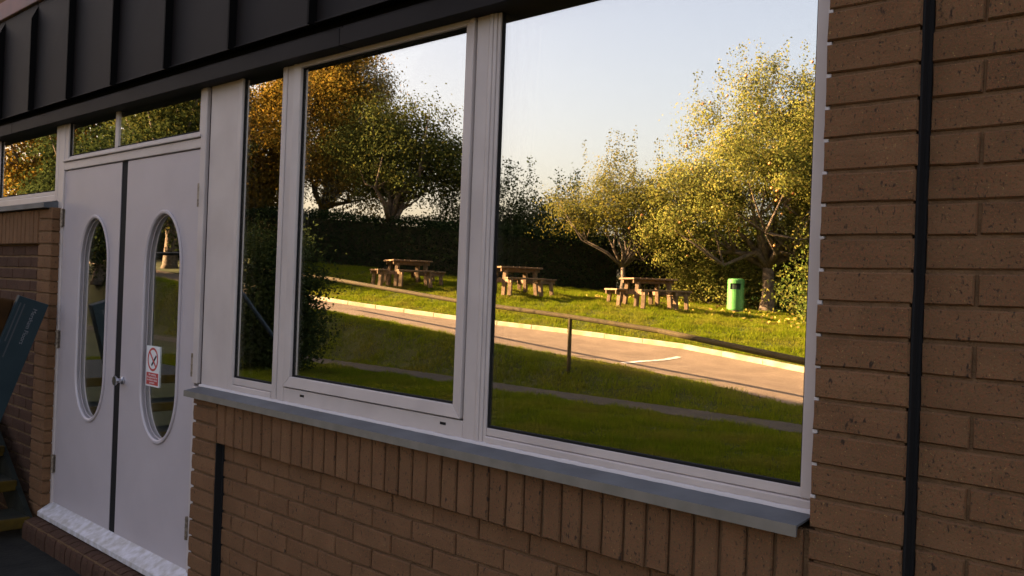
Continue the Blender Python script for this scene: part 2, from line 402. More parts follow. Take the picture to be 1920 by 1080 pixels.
for k in range(0, 5):
    z = 2.525+k*.075
    for i in range(10): x = -4.15+i*.225+(k % 2)*.1125; brick(w9, x, x+.215, z+.005, z+.07, -.004)

# fascia of dark standing-seam sheets
FA = MB().box(-52, 12, -.012, .16, 1.735, 2.395).build('fascia', 'fascia', bld)
for k in range(-2, 9):
    x1 = .71-.617*(k-4)-.617*0; x0 = x1-.617
for k in range(-5, 8):
    x1 = .71-.617*k+0.0; x0 = x1-.617
    p = MB(); tl = random.uniform(-.003, .003)
    p.add([(x0+.006,-.030+tl,1.735),(x1-.006,-.030-tl,1.735),(x1-.006,-.027,2.39),(x0+.006,-.027,2.39),
           (x0+.006,-.013,1.735),(x1-.006,-.013,1.735),(x1-.006,-.013,2.39),(x0+.006,-.013,2.39)],
          [(0,1,2,3),(4,7,6,5),(0,4,5,1),(1,5,6,2),(2,6,7,3),(3,7,4,0)])
    p.box(x0+.004, x1-.004, -.040, -.013, 1.727, 1.7345)
    p.build('panel', 'fascia', FA, .002)
    s = MB(); s.add([(x1-.006,-.013,1.722),(x1-.006,-.066,1.722),(x1-.006,-.064,2.29),(x1-.006,-.022,2.385),(x1-.006,-.013,2.385),
                     (x1+.006,-.013,1.722),(x1+.006,-.066,1.722),(x1+.006,-.064,2.29),(x1+.006,-.022,2.385),(x1+.006,-.013,2.385)],
                    [(0,1,2,3,4),(9,8,7,6,5),(0,5,6,1),(1,6,7,2),(2,7,8,3),(3,8,9,4),(4,9,5,0)])
    s.build('seam', 'fascia_seam', FA)
for (xa, xb) in ((-6, -2.8), (-2.797, .86), (.863, 4.3), (4.303, 8)):
    MB().box(xa, xb, -.022, .10, 1.622, 1.688).box(xa, xb, -.010, .10, 1.6882, 1.70).build('trim', 'fascia', FA, .002)
MB().box(-52, 12, .02, .16, 1.70, 1.735).build('shadow_gap', 'fascia_seam', FA)
cp = empty('coping'); cp.parent = bld
bpy.data.objects.remove(cp)
for i in range(8):
    xa = -6.0+i*1.2+.17; MB().box(xa, xa+1.194, -.045, .1, 2.397, 2.515).build('coping', 'coping', bld, .006)

# window frames -----------------------------------------------------------
FY = .05
def member(nm, x0, x1, z0, z1, y=FY, parent=None, d=.07, bev=.004, mt='frame'):
    return MB().box(x0, x1, y, y+d, z0, z1).build(nm, mt, parent, bev)
def panes(parent, x0, x1, z0, z1, y, rx=0.0, rz=0.0):
    """outer pane and a slightly out-of-true inner pane of the sealed unit"""
    MB().box(x0-.008, x1+.008, y, y+.004, z0-.008, z1+.008).build('pane', 'glass_out', parent)
    cx, cz = (x0+x1)/2, (z0+z1)/2; hx, hz = (x1-x0)/2+.006, (z1-z0)/2+.006
    o = MB().box(-hx, hx, -.002, .002, -hz, hz).build('inner_pane', 'glass_in', parent, loc=(cx, y+.024, cz)); o.rotation_euler = (rx, 0, rz)
    g = MB()   # black spacer bar between the panes
    for (a, b, c, d) in ((x0-.008, x0+.003, z0-.008, z1+.008), (x1-.003, x1+.008, z0-.008, z1+.008), (x0+.003, x1-.003, z0-.008, z0+.003), (x0+.003, x1-.003, z1-.003, z1+.008)):
        g.box(a, b, y+.006, y+.012, c, d)
    g.build('spacer', 'black', parent)
    g = MB(); k = .006
    for (a, b, c, d) in ((x0-.004, x0+k, z0-.004, z1+.004), (x1-k, x1+.004, z0-.004, z1+.004), (x0+k, x1-k, z0-.004, z0+k*1.3), (x0+k, x1-k, z1-k, z1+.004)):
        g.box(a, b, y-.006, y-.0005, c, d)
    g.build('gasket', 'black', parent)

# infill panel beside the doors
ip = member('infill_panel', -.262, -.012, .236, 1.70, FY+.004, bld, .05)
member('frame', -.335, -.284, .236, 1.70, FY-.006, ip)
member('gap_strip', -.2835, -.2625, .236, 1.70, FY+.012, ip, .04, 0, 'frame_line')
# narrow fixed light
n1 = member('window', -.008, .030, .236, 1.70, FY, bld); 
member('frame', .030, .350, .236, .262, FY, n1); member('bead', .030, .350, .264, .294, FY+.006, n1, .05, .002)
member('bead', .352, .366, .236, 1.70, FY+.004, n1, .06, .002)
member('bead', .018, .0295, .295, 1.70, FY-.002, n1, .03, .002)
panes(n1, .030, .351, .294, 1.70, FY+.016, R(.35), R(-.3))
# casement
c1 = member('window', .368, .396, .236, 1.70, FY-.004, bld)
member('frame', .3975, .448, .236, 1.70, FY, c1)
member('frame', .449, 1.541, .236, .293, FY+.001, c1); member('frame', .449, 1.541, 1.652, 1.70, FY, c1)
member('frame', 1.5415, 1.600, .236, 1.70, FY, c1)
def sash(x0, x1, z0, z1, wd, parent):
    a = (x0, z0), (x1, z0), (x1, z1), (x0, z1); b = (x0+wd, z0+wd), (x1-wd, z0+wd), (x1-wd, z1-wd), (x0+wd, z1-wd)
    rail = None
    for i in range(4):
        j = (i+1) % 4; e = .0006; q = [a[i], a[j], b[j], b[i]]; cxm = sum(p[0] for p in q)/4; czm = sum(p[1] for p in q)/4
        q = [(cxm+(p[0]-cxm)*(1-e), czm+(p[1]-czm)*(1-e)) for p in q]
        yo = [FY-.008, FY-.008, FY-.003, FY-.003]
        mb = MB(); mb.add([(p[0], yy, p[1]) for p, yy in zip(q, yo)]+[(p[0], FY+.05, p[1]) for p in q],
                          [(0,1,2,3),(7,6,5,4),(0,4,5,1),(1,5,6,2),(2,6,7,3),(3,7,4,0)])
        mb.build('sash_rail', 'frame', parent, .0025)
sash(.4535, 1.535, .2985, 1.647, .043, c1)
MB().box(.449, 1.541, FY+.035, FY+.05, .294, 1.6515).build('gasket', 'black', c1)
panes(c1, .4955, 1.493, .3405, 1.605, FY+.016, R(.5), R(.55))
for xw in (.575, 1.43): MB().box(xw, xw+.028, FY-.0008, FY+.004, .268, .277).build('weep_slot', 'black', c1)
# mullion and large fixed light
m2 = member('window', 1.6015, 1.618, .236, 1.70, FY-.003, bld)
member('frame', 1.619, 1.634, .236, 1.70, FY-.001, m2); member('bead', 1.635, 1.648, .236, 1.70, FY+.004, m2, .06, .002)
member('frame', 1.649, 2.786, .236, .258, FY-.002, m2); member('bead', 1.649, 2.735, .2595, .284, FY+.006, m2, .05, .002)
member('frame', 2.735, 2.788, .259, 1.70, FY, m2)
panes(m2, 1.648, 2.736, .284, 1.70, FY+.016, R(-.33), R(-.36))
# sealant under the frames
sl = MB(); nseg = 150
for i in range(nseg+1):
    xa = -.26+i*3.045/nseg; f = FY-.0075-random.uniform(0, .002); zt = .2372+random.uniform(-.0012, .0016)
    sl.v += [(xa, f, .226), (xa, f, zt-.002), (xa, f+.003, zt), (xa, FY+.01, zt)]
for i in range(nseg):
    for j in range(3): a = i*4+j; sl.f.append((a, a+4, a+5, a+1))
sl.build('sealant', 'sealant', bld, smooth=True)
# sill: sloped metal with a turned-down edge
ws = MB()
prof = [(.07, .232), (-.040, .216), (-.040, .190), (-.036, .190), (-.036, .2115), (.07, .227)]
xa, xb = -.236, 2.776
ws.add([(xa, *p) for p in prof]+[(xb, *p) for p in prof], [tuple(range(6)), tuple(range(6, 12))[::-1]]+[(i, 6+i, 6+(i+1) % 6, (i+1) % 6) for i in range(6)])
sill = ws.build('window_sill', 'sill', bld)
MB().box(xa, xb, -.0425, -.0402, .189, .2155).build('sill_edge', 'sill_edge', sill)
MB().box(xa+.0, xa+.004, -.036, .04, .1985, .216).build('sill_end', 'sill', sill)

# window left of the doors -------------------------------------------------
l1 = member('window', -2.20, -2.150, 1.165, 1.70, FY, bld)
member('frame', -3.30, -2.2005, 1.165, 1.205, FY, l1); member('bead', -3.262, -2.2005, 1.206, 1.228, FY+.005, l1, .05, .002)
member('frame', -3.30, -3.262, 1.206, 1.70, FY, l1); member('frame', -3.261, -2.2005, 1.655, 1.70, FY, l1)
panes(l1, -3.262, -2.20, 1.228, 1.655, FY+.016, R(.2), R(.1))
ls = MB(); prof = [(.07, 1.163), (-.035, 1.148), (-.035, 1.118), (.07, 1.118)]
ls.add([(-3.9, *p) for p in prof]+[(-2.13, *p) for p in prof], [(0,1,2,3),(7,6,5,4)]+[(i, 4+i, 4+(i+1) % 4, (i+1) % 4) for i in range(4)])
ls.build('window_sill', 'sill', bld)

# doors --------------------------------------------------------------------
df = member('door_frame', -2.148, -2.062, -.70, 1.70, FY, bld, .09)
member('frame', -2.0615, -.3355, 1.345, 1.392, FY, df, .09); member('frame', -2.0615, -.3355, 1.394, 1.408, FY-.012, df, .06, .003)
member('frame', -2.0615, -.3355, 1.663, 1.70, FY, df)
member('frame', -2.0615, -2.005, 1.409, 1.6625, FY+.002, df); member('frame', -.3665, -.3355, 1.409, 1.6625, FY+.002, df)
member('frame', -.3355, -.2855, -.66, .22, FY, df, .09)
tw = member('window', -2.0045, -.367, 1.409, 1.424, FY+.006, bld, .05, .002)
panes(tw, -2.004, -.3675, 1.424, 1.6625, FY+.016, R(.15), R(.25))
member('glazing_bar', -1.352, -1.312, 1.4245, 1.6625, FY+.008, tw, .03, .003)

def oval(cx, cz, a, b, n=64, p=2.0):
    """stadium-like oval: straight sides, round ends"""
    out = []; st = b-a*1.35
    for i in range(n):
        t = 2*math.pi*i/n; c, s = math.cos(t), math.sin(t)
        out.append((cx+a*c, cz+(st if s > 1e-6 else (-st if s < -1e-6 else 0))+a*1.35*s))
    return out
def ring(mb, A, B, yA, yB):
    n = len(A); o = len(mb.v)
    mb.v += [(p[0], yA, p[1]) for p in A]+[(p[0], yB, p[1]) for p in B]
    for i in range(n): mb.f.append((o+i, o+(i+1) % n, o+n+(i+1) % n, o+n+i))
def make_door(x0, x1, cx, hinge_x, hinge_zs, ghost):
    z0, z1 = -.652, 1.340; cz = .478; a, b = .192, .565; yf, yb = .060, .115
    hole = oval(cx, cz, a, b); n = len(hole)
    def rect_pt(p):
        dx, dz = p[0]-cx, p[1]-cz; tx = ((x1-cx)/dx if dx > 0 else (x0-cx)/dx) if abs(dx) > 1e-9 else 1e9
        tz = ((z1-cz)/dz if dz > 0 else (z0-cz)/dz) if abs(dz) > 1e-9 else 1e9
        t = min(tx, tz); return (cx+dx*t, cz+dz*t)
    out = [rect_pt(p) for p in hole]
    for cxx in (x0, x1):
        for czz in (z0, z1):
            i = min(range(n), key=lambda i: (out[i][0]-cxx)**2+(out[i][1]-czz)**2); out[i] = (cxx, czz)
    mb = MB(); ring(mb, out, hole, yf, yf); ring(mb, hole, hole, yf, yb); ring(mb, out, out, yf, yb)
    d = mb.build('door', 'door', bld)
    mo = MB()
    pr = [(.021, .0595), (.021, .053), (.017, .050), (.007, .050), (.003, .053), (.0, .056), (.0, .076), (-.006, .0775)]
    rings = [(oval(cx, cz, a+off, b+off), y) for off, y in pr]
    for (A, ya), (B, yb_) in zip(rings, rings[1:]): ring(mo, A, B, ya, yb_)
    mo.build('moulding', 'door', d, smooth=False)
    g = MB(); O = oval(cx, cz, a+.01, b+.01)
    for yy, flip in ((.079, 0), (.083, 1)):
        o = len(g.v); g.v += [(p[0], yy, p[1]) for p in O]; f = tuple(range(o, o+n)); g.f.append(f if flip else f[::-1])
    g.build('pane', 'glass_out', d)
    g2 = MB(); g2.v += [(p[0]-cx, 0, p[1]-cz) for p in O]; g2.f.append(tuple(range(n))[::-1]); g2.v += [(p[0]-cx, .003, p[1]-cz) for p in O]; g2.f.append(tuple(range(n, 2*n)))
    o = g2.build('inner_pane', 'glass_in', d, loc=(cx, .100, cz)); o.rotation_euler = ghost
    for hz in hinge_zs:
        hg = MB(); hg.tube([(hinge_x, yf-.012, hz-.055), (hinge_x, yf-.012, hz+.055)], [.009, .009], 10)
        for k in range(3): hg.tube([(hinge_x, yf-.012, hz-.04+k*.04), (hinge_x, yf-.012, hz-.037+k*.04)], [.0102, .0102], 10)
        hg.box(hinge_x-.018, hinge_x+.018, yf-.0025, yf+.002, hz-.052, hz+.052); hg.build('hinge', 'hinge', d)
    return d
dl = make_door(-2.060, -1.248, -1.578, -2.062, (1.06, .33, -.42), (R(.2), 0, R(.2)))
dr = make_door(-1.172, -.338, -.712, -.337, (1.12, .32, -.45), (R(-.2), 0, R(.25)))
MB().box(-1.2475, -1.1725, .063, .12, -.655, 1.343).build('astragal', 'black', dr)
kn = MB().tube([(-1.128, .062, .170), (-1.128, .050, .170), (-1.128, .046, .170), (-1.128, .030, .170), (-1.128, .016, .170), (-1.128, .010, .170), (-1.128, .0095, .170)],
               [.020, .020, .012, .012, .026, .025, .019], 24)
kn.build('knob', 'steel', dr)
# threshold
th = MB(); prof = [(.062, -.652), (-.020, -.700), (-.020, -.728), (.11, -.728), (.11, -.656)]
th.add([(-2.086, *p) for p in prof]+[(-.224, *p) for p in prof], [tuple(range(5)), tuple(range(5, 10))[::-1]]+[(i, 5+i, 5+(i+1) % 5, (i+1) % 5) for i in range(5)])
th.build('threshold', 'thresh', bld, .003)
# bull-nosed brick step below the threshold
st = MB().box(-2.13, -.224, -.085, .1, -.95, -.750).build('door_step', 'mortar', bld)
bn = MB(); pr = [(.05, -.733), (-.045, -.735), (-.075, -.745), (-.093, -.765), (-.098, -.79), (-.098, -.95), (.05, -.95)]
bn.add([(-.0325, *p) for p in pr]+[(.0325, *p) for p in pr], [tuple(range(7)), tuple(range(7, 14))[::-1]]+[(i, 7+i, 7+(i+1) % 7, (i+1) % 7) for i in range(7)])
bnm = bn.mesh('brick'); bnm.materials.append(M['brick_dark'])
for i in range(25):
    o = link('brick', bnm, st); o.location = (-.262-i*.075, random.uniform(-.002, .002), random.uniform(-.002, .002))
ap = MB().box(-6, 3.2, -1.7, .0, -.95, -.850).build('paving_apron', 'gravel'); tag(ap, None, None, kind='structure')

# no-smoking sign on the door glass ---------------------------------------
sg = empty('no_smoking_sign', (-.892, .0745, .168)); tag(sg, 'white and red no smoking notice stuck on the oval door glass', 'sign')
SW, SH = .150, .205
MB().box(0, SW, 0, .003, 0, SH).build('plate', 'white', sg)
MB().box(.008, SW-.008, -.0008, -.0001, .008, .070).build('text_block', 'red', sg)
rr = MB(); n = 40; ccx, ccz = SW/2, .138
oA = [(ccx+.060*math.cos(2*math.pi*i/n), ccz+.060*math.sin(2*math.pi*i/n)) for i in range(n)]
oB = [(ccx+.049*math.cos(2*math.pi*i/n), ccz+.049*math.sin(2*math.pi*i/n)) for i in range(n)]
ring(rr, oA, oB, -.0009, -.0009); rr.obox((ccx, -.0012, ccz), (.037, 0, -.037), (0, .0003, 0), (.0036, 0, .0036)); rr.build('prohibition_ring', 'red', sg)
MB().obox((ccx+.012, -.0006, ccz-.006), (.026, 0, .026), (0, .0003, 0), (-.0042, 0, .0042)).build('cigarette', 'blackprint', sg)
def text(name, body, size, parent, mt, loc, rot=(R(90), 0, 0), align='CENTER'):
    cu = bpy.data.curves.new(name, 'FONT'); cu.body = body; cu.size = size; cu.align_x = align; cu.extrude = .0002
    tmp = bpy.data.objects.new(name, cu); col.objects.link(tmp)
    dg = bpy.context.evaluated_depsgraph_get(); me = bpy.data.meshes.new_from_object(tmp.evaluated_get(dg))
    bpy.data.objects.remove(tmp); me.materials.clear(); me.materials.append(M[mt])
    o = link(name, me, parent); o.location = loc; o.rotation_euler = rot; return o
for i, s in enumerate(('No smoking', 'It is against the law', 'to smoke in these', 'premises')):
    text('lettering', s, .0155 if i else .017, sg, 'white', (SW/2, -.0012, .055-i*.0135))

# steps along the wall, left of the doors ----------------------------------
stp = empty('entrance_steps', (-2.1, -.75, GZ)); tag(stp, 'steps with yellow nosings, both coloured dark for shade, climbing beside the left wall', 'steps')
for k in range(5):
    xn = -.0-.25*k; zt = -.736+.176*k-GZ; dep = .30 if k < 4 else 1.5
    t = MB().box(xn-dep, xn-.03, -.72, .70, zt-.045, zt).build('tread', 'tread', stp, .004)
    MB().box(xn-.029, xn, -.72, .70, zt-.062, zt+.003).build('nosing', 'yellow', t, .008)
for ys_ in (-.735, .705):
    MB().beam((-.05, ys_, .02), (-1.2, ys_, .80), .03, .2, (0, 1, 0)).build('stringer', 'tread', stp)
MB().tube([(.05, -.78, 1.02), (-1.15, -.78, 1.80), (-2.4, -.78, 1.80)], [.016]*3, 10).build('handrail', 'teal', stp)
for xp, zt in ((0.0, 1.05), (-1.15, 1.80), (-2.3, 1.80)): MB().tube([(xp, -.78, 0), (xp, -.78, zt)], [.018]*2, 8).build('handrail_post', 'teal', stp)

# things leaning on the wall by the steps ----------------------------------
def leaning(name, label, cat, top, down, side, L, wd, th_, mt, bev):
    top, down, side = Vector(top), Vector(down).normalized(), Vector(side)
    side = (side-side.dot(down)*down).normalized(); nrm = side.cross(down).normalized()
    r_ = empty(name, top+down*L)
    mtx = Matrix((( side.x, nrm.x, -down.x, 0), (side.y, nrm.y, -down.y, 0), (side.z, nrm.z, -down.z, 0), (0, 0, 0, 1)))
    r_.matrix_world = Matrix.Translation(top+down*L) @ mtx
    MB().box(-wd/2, wd/2, -th_/2, th_/2, 0, L).build('panel', mt, r_, bev)
    tag(r_, label, cat); return r_
bx = leaning('leaning_carton', 'long dark teal carton with grey lettering leaning beside the doors', 'carton', (-1.985, -.120, .565), (-.10, -.30, -.95), (.10, 1, -.2), 1.42, .165, .055, 'teal', .003)
text('lettering', 'Mersham Floors', .033, bx, 'print', (.012, -.0285, 1.375), (R(90), R(90), 0), 'LEFT')
for i in range(2):   # two faint lines of small print, too dim to read
    MB().box(-.044-i*.022, -.036-i*.022, -.0279, -.0274, 1.06+i*.09, 1.385).build('small_print', 'print_dim', bx)
leaning('leaning_board', 'brown board with rounded corners standing behind the teal carton', 'board', (-2.04, -.285, .575), (-.35, -.12, -.93), (.10, 1, -.2), 1.21, .16, .025, 'card', .012)

# rail fence along the path -------------------------------------------------
rf = empty('rail_fence', (-6.3, -9.5, g1(-6.3, -9.5))); tag(rf, 'single dark timber rail on slim posts between path and road', 'fence')
def rl(x, y, z): return Vector((x, y, z))-rf.location
rp_ = [(-16.5, -9.75, .99), (-13.4, -9.69, .80), (-9.05, -9.58, .46), (-6.3, -9.55, .305), (-4.44, -9.47, .18), (-2.6, -8.3, .12), (-.3, -6.7, .06)]
for a, b in zip(rp_, rp_[1:]):
    MB().tube([rl(*a), rl(*b)], [.040, .040], 10).build('rail', 'rail', rf)
for (x, y, z) in (rp_[0], (-8.8, -9.57, .44), rp_[3], (-.3, -6.7, .06)):
    MB().tube([rl(x, y, min(g1(x, y)-.1, z-.5)), rl(x, y, z)], [.036, .034], 8).build('post', 'rail', rf)

# picnic tables -------------------------------------------------------------
def picnic():
    t = empty('picnic_table')
    S = .58
    for i in range(7):
        y = -S+.083+i*.166; MB().box(-S, S, y-.079, y+.079, .715, .757).build('plank', 'wood', t, .006)
    for sx in (-1, 1): MB().box(sx*.40-.035, sx*.40+.035, -.53, .53, .625, .7145).build('bearer', 'wood', t, .005)
    for sx in (-1, 1):
        for sy_ in (-1, 1): MB().beam((sx*.40, sy_*.40, .7), (sx*.45, sy_*.45, 0), .10, .10).build('leg', 'wood', t, .006)
    for ang in range(4):
        mrot = Matrix.Rotation(ang*math.pi/2, 4, 'Z')
        b = MB()
        for k in (0, 1): b.box(-.52, .52, .70+k*.15, .84+k*.15, .43, .472)
        b.v = [tuple(mrot @ Vector(p)) for p in b.v]; bench = b.build('bench', 'wood', t, .006)
        for sx in (-1, 1):
            lg = MB().beam((sx*.40, .86, .43), (sx*.43, .90, 0), .10, .09)
            lg.v = [tuple(mrot @ Vector(p)) for p in lg.v]; lg.build('leg', 'wood', bench, .006)
            br = MB().box(sx*.40-.03, sx*.40+.03, .42, .98, .335, .4295)
            br.v = [tuple(mrot @ Vector(p)) for p in br.v]; br.build('bearer', 'wood', bench, .005)
    return t
def copy_tree(o, parent=None):
    c = o.copy(); col.objects.link(c); c.parent = parent
    for ch in list(o.children): copy_tree(ch, c)
    return c
pt = picnic(); tabs = [(-10.25, -17.1, 34, 'square timber picnic table with four benches standing before the small forked tree'),
                       (-13.5, -15.6, 28, 'square timber picnic table with four benches, middle one of the row along the hedge'),
                       (-17.0, -14.75, 24, 'square timber picnic table half in shade by the clipped hedge')]
for i, (x, y, a, lb) in enumerate(tabs):
    t = pt if i == 0 else copy_tree(pt)
    t.location = (x, y, g1(x, y)-.01); t.rotation_euler = (0, R(4.4), R(a)) if False else (0, 0, R(a))
    tag(t, lb, 'picnic table', 'picnic tables on the lawn')

# litter bin -----------------------------------------------------------------
bx_, by_ = -9.62, -20.3; gz = g1(bx_, by_)
lb = empty('litter_bin', (bx_, by_, gz)); tag(lb, 'green cylindrical litter bin with hooded opening on the lawn', 'litter bin')
MB().tube([(0,0,.05), (0,0,.07), (0,0,.60)], [.215, .225, .225], 28).build('body', 'binmat', lb, smooth=False)
MB().tube([(0,0,0), (0,0,.055)], [.20, .20], 28).build('base', 'concrete', lb)
hd = MB(); n = 28
for zz0, zz1 in ((.60, .78),):
    for i in range(n):
        a0, a1 = 2*math.pi*i/n, 2*math.pi*(i+1)/n; am = (a0+a1)/2
        if math.cos(am-R(65)) > .72: continue
        hd.add([(.224*math.cos(a0), .224*math.sin(a0), zz0), (.224*math.cos(a1), .224*math.sin(a1), zz0), (.224*math.cos(a1), .224*math.sin(a1), zz1), (.224*math.cos(a0), .224*math.sin(a0), zz1)], [(0,1,2,3)])
hd.tube([(0,0,.78), (0,0,.86), (0,0,.90), (0,0,.915)], [.226, .226, .205, .12], 28)
hd.build('hood', 'binmat', lb)
MB().tube([(0,0,.60), (0,0,.779)], [.19, .19], 20).build('liner', 'bin_dark', lb)
MB().tube([(0,0,.595), (0,0,.615)], [.231, .231], 28).build('rim', 'binmat', lb)

# ------------------------------------------------------------------ vegetation
rng = np.random.default_rng(11)
def leaves(C, size, out=None, jitter=.35):
    """diamond leaves (4 verts) at centres C, facing roughly along out (if given)"""
    n = len(C); N = rng.normal(size=(n, 3)); N /= np.linalg.norm(N, axis=1, keepdims=True)
    if out is not None: N = N*.55+out; N /= np.linalg.norm(N, axis=1, keepdims=True)
    a = rng.normal(size=(n, 3)); a -= (a*N).sum(1, keepdims=True)*N; a /= np.linalg.norm(a, axis=1, keepdims=True)
    b = np.cross(N, a)
    s = size*(1+rng.uniform(-jitter, jitter, (n, 1)))
    c = np.cross(a, b)*s*.12
    V = np.stack([C-a*s*.55, C+b*s*.32+c, C+a*s*.55, C-b*s*.32+c], 1).reshape(-1, 3)
    F = np.arange(n*4).reshape(n, 4); return V, F
def in_ellipsoids(n, ell, shell=.55):
    vol = np.array([e[3]*e[4]*e[5] for e in ell])**.8; pick = rng.choice(len(ell), n, p=vol/vol.sum()); E = np.array(ell)[pick]
    d = rng.normal(size=(n, 3)); d /= np.linalg.norm(d, axis=1, keepdims=True)
    r_ = (shell+(1-shell)*rng.random((n, 1))**.7); r_ = np.where(rng.random((n, 1)) < .25, rng.random((n, 1))**.5*shell, r_)
    wob = 1+.16*np.sin(d[:, :1]*5+pick[:, None])+.12*np.sin(d[:, 2:]*7+d[:, 1:2]*5)
    return E[:, :3]+d*E[:, 3:]*r_*wob
def make_tree(name, label, base, ell, ncl, nleaf, size, lm, tr, fork, spread=.3, flat=.75, cat='tree', group=None, apples=0, shoots=0, lean=(0, 0)):
    """base (x, y); ell = crown ellipsoids relative to the base; fork = height of the first fork"""
    z = g1(*base); t = empty(name, (base[0], base[1], z)); tag(t, label, cat, group)
    cl = in_ellipsoids(ncl, ell); top = np.array([lean[0], lean[1], fork])
    if shoots:
        e = ell[0]; k = rng.uniform(-1, 1, (shoots, 2)); base_s = np.stack([e[0]+k[:, 0]*e[3]*.85, e[1]+k[:, 1]*e[4]*.85, e[2]+e[5]*np.sqrt(np.maximum(.05, 1-(k**2).sum(1)*.6))], 1)
        ex = np.concatenate([base_s+np.array([0, 0, .22])*i for i in range(5)]); cl2 = ex
    tb = MB()
    tb.tube([(0, 0, -.1), (0, 0, .12), (top[0]*.4+.03, top[1]*.4, fork*.5), tuple(top)], [tr*1.45, tr*1.1, tr*.85, tr*.78], 10)
    nl = 16
    ends = cl[rng.choice(len(cl), nl, replace=False)]
    for e in ends:
        d = e-top; L = np.linalg.norm(d); mid = top+d*.5+np.array([0, 0, -.06*L])+rng.normal(size=3)*.06*L; q1 = top+d*.25+rng.normal(size=3)*.04*L
        tb.tube([tuple(top-np.array([0, 0, .08])), tuple(q1), tuple(mid), tuple(e)], [tr*.55, tr*.40, tr*.24, tr*.05], 6)
        for j in range(3):
            e2 = cl[np.argsort(((cl-mid)**2).sum(1))[rng.integers(1, 25)]]
            tb.tube([tuple(mid), tuple((mid+e2)/2+rng.normal(size=3)*.1), tuple(e2)], [tr*.2, tr*.12, tr*.03], 5)
    tb.build('trunk', 'bark', t, smooth=True)
    per = nleaf//len(cl); cc = np.repeat(cl, per, 0); C_ = np.repeat(cl, per, 0)+rng.normal(size=(len(cl)*per, 3))*np.array([spread, spread, spread*flat])*np.repeat(rng.uniform(.6, 1.3, (len(cl), 1)), per, 0)
    mid_ = cl.mean(0); o_ = (C_-cc)/spread+.55*(cc-mid_)/np.abs(cl-mid_).max(0)+np.array([0, 0, .25])
    if shoots:
        C_ = np.concatenate([C_, np.repeat(cl2, 12, 0)+rng.normal(size=(len(cl2)*12, 3))*np.array([.06, .06, .10])]); o_ = np.concatenate([o_, rng.normal(size=(len(cl2)*12, 3))])
    o_ /= np.linalg.norm(o_, axis=1, keepdims=True)
    C_[:, 2] = np.maximum(C_[:, 2], .15)
    V, F = leaves(C_, size, o_); link('crown', npmesh('crown', V, F, lm), t)
    if apples:
        A = in_ellipsoids(apples, ell, .8); ab = MB()
        ico = [(0,0,-1),(.89,0,-.45),(.28,.85,-.45),(-.72,.53,-.45),(-.72,-.53,-.45),(.28,-.85,-.45),(.72,.53,.45),(-.28,.85,.45),(-.89,0,.45),(-.28,-.85,.45),(.72,-.53,.45),(0,0,1)]
        fi = [(0,2,1),(0,3,2),(0,4,3),(0,5,4),(0,1,5),(1,2,6),(2,3,7),(3,4,8),(4,5,9),(5,1,10),(6,2,7),(7,3,8),(8,4,9),(9,5,10),(10,1,6),(11,6,7),(11,7,8),(11,8,9),(11,9,10),(11,10,6)]
        for p in A: ab.add([(p[0]+.048*q[0], p[1]+.048*q[1], p[2]+.044*q[2]) for q in ico], fi)
        o = ab.build('apples', 'apple', t, smooth=True); o['kind'] = 'stuff'
    return t

# apple tree in full sun by the bin
make_tree('apple_tree', 'sunlit apple tree with small red apples and a thick pale trunk behind the bin', (-9.55, -21.9),
          [(.2,.3,4.3,2.6,2.6,2.4), (-1.6,1.3,3.0,1.7,1.7,1.6), (1.6,-.6,3.6,2.0,2.0,2.2), (.6,-.2,5.6,1.5,1.5,1.3), (-2.6,1.6,2.3,1.1,1.1,1.0)],
          300, 120000, .066, 'leaf_apple', .20, 1.35, .31, .75, apples=150, shoots=26, lean=(.05, .1))
# small forked tree before the hedge
make_tree('small_tree', 'small forked tree with thin golden crown in front of the dark hedge', (-13.3, -20.0),
          [(-.1,.1,3.0,1.5,1.5,1.0), (1.2,-1.0,2.9,1.2,1.2,.9), (-1.3,.9,2.6,1.0,1.0,.7)], 150, 22000, .062, 'leaf_olive', .085, .95, .26, .7, shoots=10)
# large trees beyond the clipped hedge
make_tree('broad_tree', 'broad dark green tree standing behind the clipped hedge', (-20.9, -17.1),
          [(.2,-.3,4.1,1.7,1.7,1.5), (1.0,-1.1,3.9,1.4,1.4,1.4), (-.7,.5,4.2,1.3,1.3,1.3), (1.6,-1.8,3.0,.9,.9,.6), (-.1,.1,2.9,1.4,1.4,.5)], 200, 36000, .082, 'leaf_green', .22, 1.6, .33, .75)
make_tree('golden_tree', 'tall golden autumn tree rising behind the broad green tree', (-26.2, -18.0),
          [(0,0,5.6,2.5,2.5,2.5), (.8,-.6,3.4,2.2,2.2,1.6), (.7,-.7,7.0,1.5,1.5,1.3), (-.9,.6,6.6,1.5,1.5,1.4), (1.2,-1.2,5.4,1.6,1.6,1.5)], 250, 76000, .095, 'leaf_gold', .24, 2.0, .40, .75)
make_tree('golden_tree', 'golden orange tree at the left of the tall golden tree', (-28.8, -16.6),
          [(0,0,4.6,2.2,2.2,2.6), (-.4,.3,2.8,2.0,2.0,1.4)], 180, 40000, .11, 'leaf_gold', .22, 1.6, .38, .75)
make_tree('shade_tree', 'dark green tree with gold patches reflected above the double doors', (-27.5, -12.6),
          [(0,0,5.0,2.4,2.4,2.6), (.3,-.3,7.0,1.6,1.6,1.4), (.3,.4,2.8,2.0,2.0,1.3)], 300, 30000, .12, 'leaf_green', .24, 1.9, .34, .75)
make_tree('shade_tree', 'low dark bushy tree nearest the entrance steps along the drive', (-26.0, -9.6),
          [(0,0,3.2,2.3,2.3,1.9), (0,0,1.8,2.0,2.0,1.2)], 240, 24000, .11, 'leaf_dark', .20, 1.2, .32, .75)
